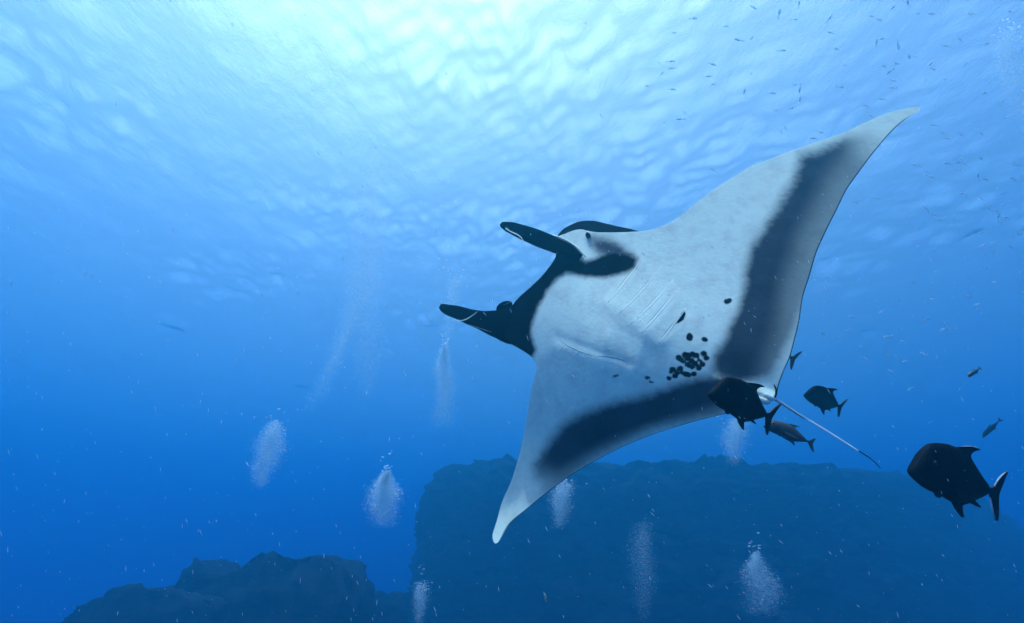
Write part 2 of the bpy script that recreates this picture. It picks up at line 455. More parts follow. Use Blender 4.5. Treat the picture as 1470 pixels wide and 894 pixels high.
def build_manta():
    root = bpy.data.objects.new("manta_ray", None); COL.objects.link(root)
    origin = Vector(on_belly(np.array(960.), np.array(470.)))
    root.location = origin * MS
    tag(root, 'huge white bellied manta ray with black patches banking beside the dark jacks', 'manta ray')
    O = np.array(origin)
    NS, NT = 460, 150
    Lc, Tc = edge_curves(NS)
    tau = np.linspace(0, 1, NT)
    tt = 0.72 * (0.5 - 0.5 * np.cos(math.pi * tau)) + 0.28 * tau
    PX = Lc[:, None, 0] * (1 - tt) + Tc[:, None, 0] * tt
    PY = Lc[:, None, 1] * (1 - tt) + Tc[:, None, 1] * tt
    V = on_belly(PX, PY)
    D = np.abs(mid_dist(PX, PY))
    chord = np.linalg.norm(Tc - Lc, axis=1)[:, None] * 0.0068
    prof = 2.35 * np.sqrt(tt) * (1 - tt) ** 1.0
    tmax = 0.018 + 0.15 * np.exp(-(D / 230) ** 2) + 0.34 * np.exp(-(D / 100) ** 2)
    tmax = np.minimum(tmax, 0.25 * chord + 0.0005)
    thick = tmax * prof[None, :]
    DV = V - MN * thick[..., None]
    # the two skins share the rim
    nv = NS * NT
    idx_v = np.arange(nv).reshape(NS, NT)
    idx_d = idx_v.copy()
    inner = np.arange(NS * (NT - 2)).reshape(NS, NT - 2) + nv
    idx_d[:, 1:-1] = inner
    verts = np.vstack([V.reshape(-1, 3), DV[:, 1:-1].reshape(-1, 3)])
    fv = np.stack([idx_v[:-1, :-1], idx_v[:-1, 1:], idx_v[1:, 1:], idx_v[1:, :-1]], -1).reshape(-1, 4)
    fd = np.stack([idx_d[:-1, :-1], idx_d[1:, :-1], idx_d[1:, 1:], idx_d[:-1, 1:]], -1).reshape(-1, 4)
    # raised back of the head, seen over the eye
    hv, hf = [], []
    prof_pts = [(799, 339), (808, 329), (820, 322), (834, 317), (852, 316.5), (868, 320), (887, 324.5), (904, 328), (918, 332)]
    top = resample(prof_pts, 40)
    rows = 14
    for r in range(rows):
        ph = math.pi * r / (rows - 1)
        for i, (x, y) in enumerate(top):
            base_y = 339 + (x - 799) * (352 - 339) / 119 + 14
            yy = base_y + (y - base_y) * math.sin(ph) ** 0.8
            p = at(x, yy, 1.0); dd = (MN @ M_C - 0.02) / (p @ MN)
            hv.append(p * (dd + (0.40 - 0.28 * math.cos(ph)) * (0.35 + 0.65 * math.sin(math.pi * (i + 2) / 43.0))))
    nb = len(verts)
    for r in range(rows - 1):
        for i in range(39):
            a = nb + r * 40 + i
            hf.append((a, a + 40, a + 41, a + 1))
    n_all = nb + len(hv)
    allv = (np.vstack([verts, np.array(hv)]) - O) * MS
    faces = [tuple(f) for f in fv] + [tuple(f) for f in fd] + hf
    body = new_mesh("body", allv, faces, manta_material(), root)
    # skin colour fields, in tenths of an outline unit
    band = np.minimum(poly_sdf(PX, PY, BAND_UP), poly_sdf(PX, PY, BAND_DN))
    tip_soft = smooth(np.hypot(PX - 1275, PY - 180), 0, 85) * smooth(np.hypot(PX - 770, PY - 700), 0, 50) * 0.5 + 0.5
    tip_soft *= 0.25 + 0.75 * smooth(np.hypot(PX - 1285, PY - 172), 10, 90)
    # the trailing margin of the bands is greyer
    te = np.hypot(PX - Tc[:, None, 0], PY - Tc[:, None, 1])
    tip_soft *= 0.72 + 0.28 * smooth(te, 4, 55)
    head = poly_sdf(PX, PY, HEAD)
    smu = poly_sdf(PX, PY, SMUDGE)
    spots = poly_sdf(PX, PY, SLIT)
    for sx, sy, sr in SPOTS:
        spots = np.minimum(spots, np.hypot(PX - sx, (PY - sy) * 1.15) - sr * (0.72 + 0.5 * abs(math.sin(sx * 12.9 + sy * 7.1))))
    freckle = np.exp(-(np.hypot(PX - 950, (PY - 440) * 1.2) / 70) ** 2)
    dors = 1 - smooth(te, 0.9, 2.2)
    dors = dors * smooth(np.hypot(PX - 1321, PY - 155), 5, 40) * smooth(np.hypot(PX - 711, PY - 780), 5, 40)
    thin = 0.06 + 0.10 * np.exp(-(np.minimum(np.hypot(PX - 1321, PY - 155) / 110, np.hypot(PX - 711, PY - 780) / 130)) ** 2) + 0.05 * smooth(D, 90, 260)
    def put(name, ventral, dorsal_val):
        full = np.full(n_all, dorsal_val, np.float32)
        full[:nv] = ventral.reshape(-1)
        at_ = body.data.attributes.new(name, 'FLOAT', 'POINT')
        at_.data.foreach_set('value', full)
    put('band', np.clip((band - 3 - 9 * smooth(tt, 0.6, 0.85)[None, :]) / 8, -4, 4), 4.0)
    put('band_strength', np.clip(tip_soft, 0, 1), 0.0)
    put('head', np.clip(head / 8, -4, 4), 4.0)
    put('smudge', np.clip(smu / 6, -4, 4), 4.0)
    put('spots', np.clip(spots / 6, -4, 4), 4.0)
    put('freckle', freckle, 0.0)
    put('dorsal', dors, 1.0)
    # dorsal skin near the tips is paler and lets light through
    full = np.full(n_all, 0.05, np.float32); full[:nv] = thin.reshape(-1)
    full[nv:nb] = thin[:, 1:-1].reshape(-1) * 0.9
    at_ = body.data.attributes.new('thin', 'FLOAT', 'POINT'); at_.data.foreach_set('value', full)
    dv = np.ones(n_all, np.float32); dv[:nv] = dors.reshape(-1)
    tipd = np.minimum(np.hypot(PX - 1321, PY - 155) / 170, np.hypot(PX - 711, PY - 780) / 180)[:, 1:-1]
    le = np.hypot(PX - Lc[:, None, 0], PY - Lc[:, None, 1])[:, 1:-1]
    dv[nv:nb] = (smooth(tipd, 0.5, 1.1) * smooth(le, 2.0, 5.0)).reshape(-1)
    body.data.attributes['dorsal'].data.foreach_set('value', dv)

    def part(name, vf, mat, parent=root, smooth_=True):
        v, f = vf
        return new_mesh(name, (np.array(v) - O) * MS, f, mat, parent, smooth_)

    # tail: pale whip with a dark end
    tp = resample([(1098, 566), (1113, 572), (1150, 595), (1190, 618.5), (1233, 645), (1252, 657), (1266, 670)], 40)
    pts = on_belly(tp[:, 0], tp[:, 1]) - MN * np.linspace(0.0, 0.05, 40)[:, None]
    rad = np.interp(np.linspace(0, 1, 40), [0, 0.1, 0.3, 0.75, 1], [0.011, 0.0085, 0.0064, 0.005, 0.0025])
    part("tail", tube(pts[:32], rad[:32], 10), M_TAIL)
    part("tail_tip", tube(pts[31:], rad[31:], 8), M_BLACK)
    # dark back of the tail root
    part("tail_ridge", tube(pts[3:14] - MN * 0.014 + UP * -0.006, rad[3:14] * 0.8, 8), M_BLACK)
    # claspers beside the tail
    for c0, c1, w in (((1086, 570), (1106, 578), 0.024), ((1098, 565), (1112, 573), 0.02)):
        q = resample([c0, ((c0[0] + c1[0]) / 2, (c0[1] + c1[1]) / 2 + 1.5), c1], 9)
        p3 = on_belly(q[:, 0], q[:, 1], 0.03)
        r3 = w * np.array([0.4, 0.75, 0.95, 1.05, 1.1, 1.08, 1.0, 0.75, 0.25])
        part("pelvic_fin", tube(p3, r3, 12, 0.7, MN), M_PALE)
    # dark notch where the wing meets the tail
    q = resample([(1111, 552), (1114, 558), (1114, 566), (1112, 571)], 8)
    part("trailing_notch", tube(on_belly(q[:, 0], q[:, 1], 0.004), [0.004, 0.006, 0.007, 0.008, 0.008, 0.008, 0.007, 0.005], 6), M_BLACK)

    # cephalic fins: rolled paddles ahead of the mouth
    def paddle(name, axis, widths, lift, th):
        a = resample(axis, 30); w = np.interp(np.linspace(0, 1, 30), [k[0] for k in widths], [k[1] for k in widths])
        P = on_belly(a[:, 0], a[:, 1], 0.0) + MN * np.interp(np.linspace(0, 1, 30), np.linspace(0, 1, len(lift)), lift)[:, None]
        scale = np.linalg.norm(P, axis=1) / F_PX * 0.98
        v, f = tube(P, w * scale, 18, th, MN)
        return part(name, (v, f), M_BLACK)
    f1 = paddle("cephalic_fin", [(724, 327.5), (733, 331), (747, 336), (765, 342.5), (784, 350), (800, 356.5), (818, 364), (834, 372)],
                [(0, 3.2), (.035, 5.8), (.1, 8.6), (.3, 11.4), (.45, 12.8), (.6, 12.5), (.85, 11), (1, 6)], [0.10, 0.10, 0.09, 0.08, 0.075, 0.07, 0.06, 0.03], 0.24)
    f2 = paddle("cephalic_fin", [(637.5, 443.5), (647, 448.5), (662, 452.5), (680, 458.5), (700, 462.5), (718, 464), (736, 463), (752, 462)],
                [(0, 3.4), (.04, 6.3), (.15, 9.3), (.33, 11.2), (.5, 14.5), (.65, 21), (.8, 27), (1, 33)], [0.09, 0.09, 0.08, 0.06, 0.03, -0.02, -0.09, -0.17], 0.26)
    def stripe(parent, pts2, r, lift):
        q = resample(pts2, 20)
        pr = r * np.sin(np.linspace(0.35, math.pi - 0.25, 20))
        o = part("fin_edge", tube(on_belly(q[:, 0], q[:, 1], lift), pr, 8, 0.5, MN), M_PALE)
        o.parent = parent
    stripe(f1, [(725.5, 328), (729, 330), (735, 333.5), (742, 336.5), (748, 341), (752, 347.5)], 0.0085, 0.155)
    stripe(f2, [(685, 447.5), (679, 452), (669, 458.2), (660, 460.3), (652, 458.7)], 0.0075, 0.135)
    def rim(name, parent, pts2, lift, r=0.0032):
        q = resample(pts2, 24)
        o = part(name, tube(on_belly(q[:, 0], q[:, 1], lift), r * (0.35 + 0.65 * np.sin(np.linspace(0.1, math.pi - 0.1, 24))), 6), M_RIM)
        o.parent = parent
    rim("fin_edge", f1, [(726, 329.5), (737, 338), (756, 347.3), (773, 355), (787.7, 360.7), (797, 364)], 0.08)
    rim("fin_edge", f2, [(639, 446), (643, 450), (655, 457.5), (675, 466.3), (690, 471.5), (706, 476.5)], 0.07)
    rim("fin_edge", f2, [(640, 439.8), (650, 440.2), (661, 441.8), (672, 444.2), (681, 446.5)], 0.07, 0.0022)
    rim("lip", root, [(798, 367.5), (793.5, 376), (779, 394.8), (764.4, 409.3), (751, 421), (738, 431), (722, 438)], 0.002)
    # pale oval at the upper fin's tip
    part("fin_mark", ellipsoid(on_belly(np.array(728.2), np.array(328.6), 0.14), (RIGHT * 0.022 + UP * -0.010, UP * 0.013, -MN * 0.01)), M_PALE).parent = f1
    # brow of the far eye, and the lobe under the lower fin
    part("brow", ellipsoid(on_belly(np.array(724.), np.array(440.), -0.10), (RIGHT * 0.095 + UP * 0.035, UP * 0.055, MN * 0.06)), M_BLACK)
    part("brow", ellipsoid(on_belly(np.array(722.), np.array(485.), -0.06), (RIGHT * 0.13 - UP * 0.055, UP * 0.045, MN * 0.06)), M_BLACK)
    # eye on its bulge
    part("eye", ellipsoid(on_belly(np.array(844.5), np.array(338.5), 0.012), (RIGHT * 0.032 + UP * -0.012, UP * 0.040, MN * 0.03), 18, 11), M_EYE)
    # fold running from the mouth corner up beside the eye
    q = resample([(793, 337.5), (806, 341.5), (819, 348.5), (831, 357.5), (841, 369)], 16)
    part("mouth_fold", tube(on_belly(q[:, 0], q[:, 1], 0.03 + 0 * q[:, 0]), 0.010 * np.sin(np.linspace(0.3, 2.9, 16)) + 0.004, 8), M_PALE)
    # gill slits: pale lipped flaps above, creases below
    for g in GILLS:
        q = resample(g, 24)
        p3 = on_belly(q[:, 0], q[:, 1], -0.001)
        v, f = tube(p3, 0.0065 * np.sin(np.linspace(0.12, math.pi - 0.45, 24)) + 0.001, 8, 0.55, MN)
        part("gill_slit", (v, f), M_PALE)
        part("gill_opening", tube(on_belly(q[2:-1, 0] - 2.6, q[2:-1, 1] - 1.6, -0.0012), 0.0030 * np.sin(np.linspace(0.1, 2.8, 21)) + 0.0008, 6, 0.5, MN), M_CREASE)
    for g in [[(799, 483), (812, 494), (827, 502), (842, 508), (858, 512)], [(850, 510), (872, 512), (892, 516), (909, 523)],
              [(801, 506), (806, 499), (811, 496)], [(823, 513), (829, 506), (835, 504)], [(848, 519), (854, 512), (861, 510)]]:
        q = resample(g, 16)
        part("gill_crease", tube(on_belly(q[:, 0], q[:, 1], -0.001), 0.0045 * np.sin(np.linspace(0.1, math.pi - 0.1, 16)) + 0.001, 6, 0.5, MN),
             M_CREASE if len(g) > 3 else M_PALE)
    # half-open last slit: a thin pale lip over the dark opening
    q = resample([(984, 443.5), (976, 455), (966, 467)], 14)
    part("gill_slit", tube(on_belly(q[:, 0], q[:, 1], 0.002), 0.005 * np.sin(np.linspace(0.1, 3.0, 14)) + 0.001, 6), M_PALE)
    return root

build_manta()

# ------------------------------------------------------------------ seabed and rocks
def rock_material():
    m, nt, out = mat_new("reef_rock")
    L = nt.links.new
    b = N(nt, 'ShaderNodeBsdfPrincipled', Roughness=0.95); b.inputs['Specular IOR Level'].default_value = 0.1
    tc = N(nt, 'ShaderNodeTexCoord')
    mp = N(nt, 'ShaderNodeMapping'); mp.inputs['Scale'].default_value = (0.6, 0.6, 2.4); mp.inputs['Rotation'].default_value = (0, math.radians(4), 0)
    n1 = N(nt, 'ShaderNodeTexNoise', Scale=1.3, Detail=8.0, Roughness=0.68)
    n2 = N(nt, 'ShaderNodeTexNoise', Scale=0.8, Detail=7.0, Roughness=0.65)
    L(tc.outputs['Object'], mp.inputs[0]); L(mp.outputs[0], n1.inputs[0]); L(tc.outputs['Object'], n2.inputs[0])
    r1 = N(nt, 'ShaderNodeMapRange'); L(n1.outputs[0], r1.inputs[0]); r1.inputs[1].default_value = 0.52; r1.inputs[2].default_value = 0.72
    r2 = N(nt, 'ShaderNodeMapRange'); L(n2.outputs[0], r2.inputs[0]); r2.inputs[1].default_value = 0.40; r2.inputs[2].default_value = 0.65
    mx = N(nt, 'ShaderNodeMix', data_type='RGBA'); L(r2.outputs[0], mx.inputs[0]); mx.inputs[6].default_value = (0.002, 0.004, 0.006, 1); mx.inputs[7].default_value = (0.007, 0.011, 0.014, 1)
    m2 = N(nt, 'ShaderNodeMix', data_type='RGBA'); L(r1.outputs[0], m2.inputs[0]); L(mx.outputs[2], m2.inputs[6]); m2.inputs[7].default_value = (0.014, 0.021, 0.026, 1)
    L(m2.outputs[2], b.inputs['Base Color'])
    bp = N(nt, 'ShaderNodeBump', Strength=0.8, Distance=0.2); L(n1.outputs[0], bp.inputs['Height']); L(bp.outputs[0], b.inputs['Normal'])
    L(b.outputs[0], out.inputs[0])
    return m
M_ROCK = rock_material()
M_SAND = principled("seabed", (0.30, 0.28, 0.24), 0.95, ((0.16, 0.15, 0.13), 0.15), 0.1, 0.6, 1.0)

def build_seabed():
    n = 150
    xs = np.linspace(-175, 175, n); ys = np.linspace(-85, 180, n)
    X, Y = np.meshgrid(xs, ys)
    P = np.stack([X, Y, 0 * X], -1)
    Z = -21.5 + 1.0 * fbm(P, 5, 4, 0.06) + 0.4 * fbm(P, 6, 3, 0.5)
    idx = np.arange(n * n).reshape(n, n)
    f = np.stack([idx[:-1, :-1], idx[:-1, 1:], idx[1:, 1:], idx[1:, :-1]], -1).reshape(-1, 4)
    tag(new_mesh("seabed", np.stack([X, Y, Z], -1).reshape(-1, 3), f, M_SAND), kind='structure')

def rock_loft(name, foot, z0, top_fn, out, seed, label, na=260, nvert=90, ncap=26, rough=0.5, ledge=0.35, cat='rock', size=1.0):
    """rock with a closed footprint (list of xy), walls leaning out by `out` at the base, strata ledges and a broken top"""
    c = resample(list(foot) + [foot[0]], na + 1)[:-1]
    cen = c.mean(0)
    d = c - np.roll(c, 1, 0); nrm = np.stack([d[:, 1], -d[:, 0]], -1)
    nrm /= np.linalg.norm(nrm, axis=1)[:, None] + 1e-9
    if ((c - cen) * nrm).sum() < 0: nrm = -nrm
    rows = []
    for j in range(nvert):
        v = j / (nvert - 1)
        zt = top_fn(c[:, 0], c[:, 1])
        z = z0 + (zt - z0) * v
        face = 0.12 + 0.88 * np.clip(-nrm[:, 1], 0, 1) ** 2      # the foot runs out seaward, the ends stay steep
        off = out * face * (1 - v) - 0.9 * rough * smooth(v, 0.93, 1.0)
        rows.append(np.stack([c[:, 0] + nrm[:, 0] * off, c[:, 1] + nrm[:, 1] * off, z], -1))
    for j in range(1, ncap + 1):
        k = j / ncap
        p = c * (1 - k) + cen * k - nrm * 0.9 * rough * (1 - k)
        rows.append(np.stack([p[:, 0], p[:, 1], top_fn(p[:, 0], p[:, 1])], -1))
    V = np.array(rows)                                     # rows x na x 3
    warp = fbm(V, seed + 3, 3, 0.25)
    zz = V[..., 2] * 1.15 + 0.55 * warp + 0.10 * V[..., 0] * 0.3
    saw = (zz - np.floor(zz))                               # beds weathered back under each ledge
    saw2 = zz * 2.7 + 1.3 * fbm(V, seed + 4, 2, 0.6); saw2 = saw2 - np.floor(saw2)
    ridged = 0.5 - np.abs(fbm(V, seed + 1, 5, 1.1, 0.62)) * 1.6
    disp = rough * (1.4 * fbm(V, seed, 3, 0.32) + 1.1 * ridged) + ledge * (0.7 * saw ** 2 + 0.35 * saw2 ** 2) * (0.6 + 0.6 * fbm(V, seed + 5, 2, 0.5))
    wall = np.ones(len(rows)); wall[nvert:] = 0.25
    NN = np.broadcast_to(np.concatenate([nrm, np.zeros((na, 1))], 1), V.shape)
    V = V + NN * (disp * wall[:, None])[..., None]
    V[..., 2] += 0.45 * rough * fbm(V, seed + 2, 4, 1.1)
    V *= size                                              # to metres
    nr = len(rows)
    idx = np.arange(nr * na).reshape(nr, na)
    nxt = np.roll(idx, -1, 1)
    f = np.stack([idx[:-1], nxt[:-1], nxt[1:], idx[1:]], -1).reshape(-1, 4)
    o = new_mesh(name, V.reshape(-1, 3), f, M_ROCK)
    return tag(o, label, cat)

def ground_xy(px, d):
    """plan position under the pixel column px, d metres ahead"""
    return (d * (px - W_PX / 2) / F_PX, d)

build_seabed()
def wall_top(x, y):
    P = np.stack([x, y, 0 * x], -1)
    return 4.7 + 0.5 * fbm(P, 40, 4, 0.35, 0.65) + 0.5 * np.exp(-((x + 2.0) / 2.4) ** 2) - 0.5 * np.exp(-((x - 2.0) / 2.0) ** 2) - 0.02 * np.clip(x - 8, 0, None) ** 1.2
rock_loft("reef_wall", [(-5.6, 37), (-4.4, 31.5), (2.5, 29), (10, 27.5), (19, 28), (29, 33), (40, 42), (46, 55), (40, 72), (14, 78), (-3, 66), (-6.5, 50)],
          -19.0, wall_top, 7.0, 50, 'broad dark layered rock wall rising behind the manta ray', na=900, nvert=190, ncap=16, rough=0.8, ledge=0.7, size=1.32)
def rock_a(x, y):
    P = np.stack([x, y, 0 * x], -1)
    horn = 0.55 * np.exp(-((x + 13.0) / 0.5) ** 2) * (y < 25)
    step = 0.55 * smooth(x, -11.6, -10.4)
    return -0.85 + 0.26 * fbm(P, 60, 4, 0.9, 0.65) + step - 0.22 * np.clip(x + 8.3, 0, None) ** 2.2 + horn - 0.05 * (y - 22.5)
rock_loft("rock_outcrop", [(-13.6, 23.5), (-13.2, 22.0), (-11, 21.2), (-8.6, 21.3), (-6.9, 22.3), (-6.6, 25), (-8, 28), (-11, 28.5), (-13.4, 26)],
          -19.0, rock_a, 3.0, 70, 'rounded dark rock outcrop with a small horn on its left shoulder', rough=0.32, ledge=0.3, size=1.1)
def rock_b(x, y):
    P = np.stack([x, y, 0 * x], -1)
    return -1.25 + 0.30 * fbm(P, 61, 4, 0.7, 0.65) - 0.40 * np.clip(-14.4 - x, 0, None) ** 1.15 - 0.25 * np.clip(x + 13.5, 0, None) - 0.12 * (y - 21.0)
rock_loft("rock_outcrop", [(-17.4, 22), (-16.5, 20.2), (-14, 19.6), (-11.6, 20.0), (-10.6, 21.5), (-11.5, 25), (-14.5, 26.5), (-17, 25)],
          -19.0, rock_b, 2.6, 80, 'low dark rock shelf sloping down at the bottom left', rough=0.32, ledge=0.3, size=1.1)
def rock_c(x, y):
    P = np.stack([x, y, 0 * x], -1)
    return -2.1 + 0.4 * fbm(P, 62, 4, 0.8, 0.6) - 0.12 * (y - 30.0)
rock_loft("rock_outcrop", [(-9.8, 31.5), (-8.5, 30), (-6.4, 30), (-4.8, 31), (-5.0, 35), (-8.5, 36)],
          -19.0, rock_c, 2.6, 90, 'distant low rock in the gap between outcrop and rock wall', rough=0.32, ledge=0.3, size=1.1)

# ------------------------------------------------------------------ fish
M_JACK = principled("dark_fish_skin", (0.002, 0.0035, 0.005), 0.45, ((0.004, 0.007, 0.010), 6.0), 0.01, 0.2, 40)
M_JFIN = principled("dark_fish_fin", (0.0025, 0.003, 0.004), 0.5, spec=0.1)
M_JEDGE = principled("pale_fin_edge", (0.62, 0.68, 0.72), 0.5, trans=0.5)
M_GREY = principled("grey_fish_skin", (0.035, 0.04, 0.045), 0.5, ((0.015, 0.018, 0.02), 5.0), 0.2)
M_SMALL = principled("small_fish_skin", (0.62, 0.68, 0.72), 0.5, trans=0.5)
M_GREEN = principled("yellow_green_fish_skin", (0.45, 0.55, 0.12), 0.5)

# side outline of a jack traced nose to tail root; converted to nose = 0, tail root = 1
Z0, Z1 = np.array([158.0, 372.0]), np.array([928.0, 540.0])
AXU = (Z1 - Z0) / np.linalg.norm(Z1 - Z0); AXV = np.array([AXU[1], -AXU[0]]); LZ = np.linalg.norm(Z1 - Z0)
def zl(pts):
    p = np.array(pts, float) - Z0
    return np.stack([p @ AXU / LZ, p @ AXV / LZ], -1)
J_TOP = zl([(158, 366), (190, 325), (235, 275), (290, 205), (350, 163), (420, 155), (520, 165), (620, 200), (690, 243), (760, 322), (830, 422), (890, 492), (935, 527)])
J_BOT = zl([(158, 380), (200, 425), (270, 480), (345, 520), (430, 550), (500, 592), (560, 622), (635, 622), (720, 600), (800, 578), (880, 556), (935, 550)])
J_DORSAL = zl([(610, 196), (660, 192), (760, 196), (835, 222), (775, 232), (735, 270), (780, 345), (850, 440), (900, 498), (880, 515), (800, 420), (700, 270)])
J_ANAL = zl([(535, 605), (560, 650), (600, 700), (635, 728), (630, 670), (634, 636), (700, 622), (790, 594), (885, 566), (880, 545), (780, 560), (620, 600)])
J_TAIL = zl([(905, 520), (960, 510), (1010, 460), (1065, 422), (1112, 403), (1085, 445), (1040, 515), (1005, 575), (997, 640), (990, 720), (977, 776), (950, 735), (930, 660), (918, 590), (905, 556)])
J_PELV = zl([(380, 520), (400, 560), (416, 566), (440, 545), (430, 520)])

def plate(poly, thick):
    """thin fin: outline in the fish's side plane with real thickness, edges pinched"""
    p = np.array(poly); c = p.mean(0); n = len(p)
    # dense outline, ear-clipping left to Blender's n-gon fill
    v = [(x, thick / 2, z) for x, z in p] + [(x, -thick / 2, z) for x, z in p]
    f = [tuple(range(n)), tuple(range(2 * n - 1, n - 1, -1))]
    for i in range(n):
        j = (i + 1) % n
        f.append((i, i + n, j + n, j))
    return v, f

def fish_body(top, bot, width, depth=1.0, bend=0.0, n=44, seg=18, gap=0.0):
    u = 0.5 - 0.5 * np.cos(np.linspace(0, math.pi, n)); u = 0.5 * u + 0.5 * np.linspace(0, 1, n)
    u = u * (min(top[-1, 0], bot[-1, 0]))
    zt = np.interp(u, top[:, 0], top[:, 1]) * depth; zb = np.interp(u, bot[:, 0], bot[:, 1]) * depth
    w = width * np.clip(np.sin(math.pi * np.clip(u, 0.0, 1) ** 0.62) ** 0.8, 0.06, 1) * (1 - 0.45 * u ** 2)
    v, f = [], []
    for i in range(n):
        zc, hh = (zt[i] + zb[i]) / 2, (zt[i] - zb[i]) / 2
        k0 = 0.35 if i == 0 else 1
        for k in range(seg):
            th = 2 * math.pi * k / seg
            cy, sz = math.cos(th), math.sin(th)
            v.append((u[i], w[i] * k0 * math.copysign(abs(cy) ** 1.15, cy), zc + hh * k0 * sz))
    for i in range(n - 1):
        for k in range(seg):
            k2 = (k + 1) % seg
            f.append((i * seg + k, (i + 1) * seg + k, (i + 1) * seg + k2, i * seg + k2))
    f.append(tuple(range(seg))); f.append(tuple((n - 1) * seg + k for k in range(seg))[::-1])
    return v, f

def bend_pts(v, bend, depth=1.0, dz=True):
    """curve the tail sideways and set the body depth"""
    out = []
    for x, y, z in v:
        b = bend * max(x - 0.45, 0) ** 2
        out.append((x, y + b, z * (depth if dz else 1.0)))
    return out

def place_fish(root, nose, tail, dist_n, dist_t, roll=0.0, near=1.0):
    """nose at one pixel and the tail root at another, each at its own distance; the side faces the camera"""
    A = at(*nose, dist_n * near); B = at(*tail, dist_t * near)
    L = np.linalg.norm(B - A); xax = (B - A) / L
    view = (A + B) / 2; view /= np.linalg.norm(view)
    yax = view - xax * (view @ xax); yax /= np.linalg.norm(yax)
    zax = np.cross(xax, yax)
    if zax[2] < 0: yax, zax = -yax, -zax
    c, s = math.cos(roll), math.sin(roll)
    y2 = yax * c + zax * s; z2 = -yax * s + zax * c
    M = Matrix(((xax[0], y2[0], z2[0], A[0]), (xax[1], y2[1], z2[1], A[1]), (xax[2], y2[2], z2[2], A[2]), (0, 0, 0, 1)))
    root.matrix_world = M @ Matrix.Scale(L, 4)
    return L

GROUP_JACK = 'dark jacks following the manta ray'
def build_jack(label, nose, tail, dn, dt, roll=0.0, depth=1.0, bend=0.12, mat=None, edges=False, group=GROUP_JACK, pect=True, cat='fish', name='jack_fish'):
    mat = mat or M_JACK
    fin = M_JFIN if mat is M_JACK else mat
    root = bpy.data.objects.new(name, None); COL.objects.link(root)
    tag(root, label, cat, group)
    v, f = fish_body(J_TOP, J_BOT, 0.105, 1.0)
    new_mesh('body', bend_pts(v, bend, depth), f, mat, root)
    for nm, poly, th in (('dorsal_fin', J_DORSAL, 0.014), ('anal_fin', J_ANAL, 0.014), ('tail_fin', J_TAIL, 0.016), ('pelvic_fin', J_PELV, 0.03)):
        dense = resample(list(poly) + [poly[0]], 72)[:-1]
        v, f = plate(dense, th)
        o = new_mesh(nm, bend_pts(v, bend, depth), f, fin, root, smooth=False)
        if nm == 'tail_fin' and edges:
            for pts in (zl([(965, 507), (1010, 459), (1065, 421), (1110, 404)]), zl([(920, 585), (930, 660), (950, 735), (975, 772)])):
                q = resample(pts, 14); vv, ff = tube([(x, 0, z) for x, z in q], np.interp(np.arange(14), [0, 6, 13], [0.004, 0.008, 0.002]), 8)
                new_mesh('fin_edge', bend_pts(vv, bend, depth), ff, M_JEDGE, o)
        if nm == 'dorsal_fin' and edges:
            q = resample(zl([(650, 195), (720, 192), (790, 203), (832, 220)]), 12); vv, ff = tube([(x, 0, z) for x, z in q], [0.004] * 12, 8)
            new_mesh('fin_edge', bend_pts(vv, bend, depth), ff, M_JEDGE, o)
    # eyes, gill cover edge and the side fins
    ex, ez = zl([(318, 290)])[0]
    for s in (-1, 1):
        v, f = ellipsoid((ex, s * 0.088, ez * depth), ((0.024, 0, 0), (0, 0.014, 0), (0, 0, 0.024)), 14, 8)
        new_mesh('eye', v, f, M_EYE, root)
        if pect:
            pf = resample([(0.42, -0.03), (0.50, -0.05), (0.60, -0.10), (0.70, -0.17), (0.62, -0.16), (0.52, -0.13), (0.44, -0.09), (0.42, -0.03)], 40)[:-1]
            v, f = plate(pf, 0.008)
            v = [(x, y + s * (0.098 + 0.10 * max(x - 0.42, 0)), z * depth) for x, y, z in v]
            new_mesh('pectoral_fin', v, f, fin, root, smooth=False)
    place_fish(root, nose, tail, dn, dt, roll, 0.78)
    return root

def zx(x, y): return (1280 + x / 6.384, 620 + y / 6.384)
build_jack('large dark humpbacked jack with pale edged forked tail at far right', zx(158, 372), zx(928, 540), 2.95, 3.05, 0.05, edges=True, bend=0.05)
build_jack('black jack swimming against the belly at the root of the tail', (1016, 566), (1104, 596.5), 3.35, 3.55, 0.0, depth=0.85, bend=0.10)
build_jack('small dark jack with raised dorsal fin just above the long tail', (1154, 568), (1206, 583), 6.45, 6.55, 0.10, depth=0.95, bend=0.12)
build_jack('slender grey jack just below the root of the tail', (1096, 612), (1163, 632), 5.6, 5.5, -0.5, depth=0.72, bend=0.25, mat=M_GREY)
build_jack('jack hidden behind the raised wing with only its tail fin showing', (1097, 499), (1134.5, 512.5), 7.2, 6.6, 0.0, depth=0.95)
build_jack('faint hazy fish swimming head down far right below the school', (1390.5, 542), (1405.5, 529), 9.3, 9.3, 0.0, depth=0.6, mat=M_GREY, group='hazy fish on the far right', pect=False, name='hazy_fish')
build_jack('faint thin fish swimming head down above the large dark jack', (1411, 628), (1433, 605.5), 12.0, 11.6, 0.3, depth=0.34, mat=M_GREY, group='hazy fish on the far right', pect=False, name='hazy_fish')

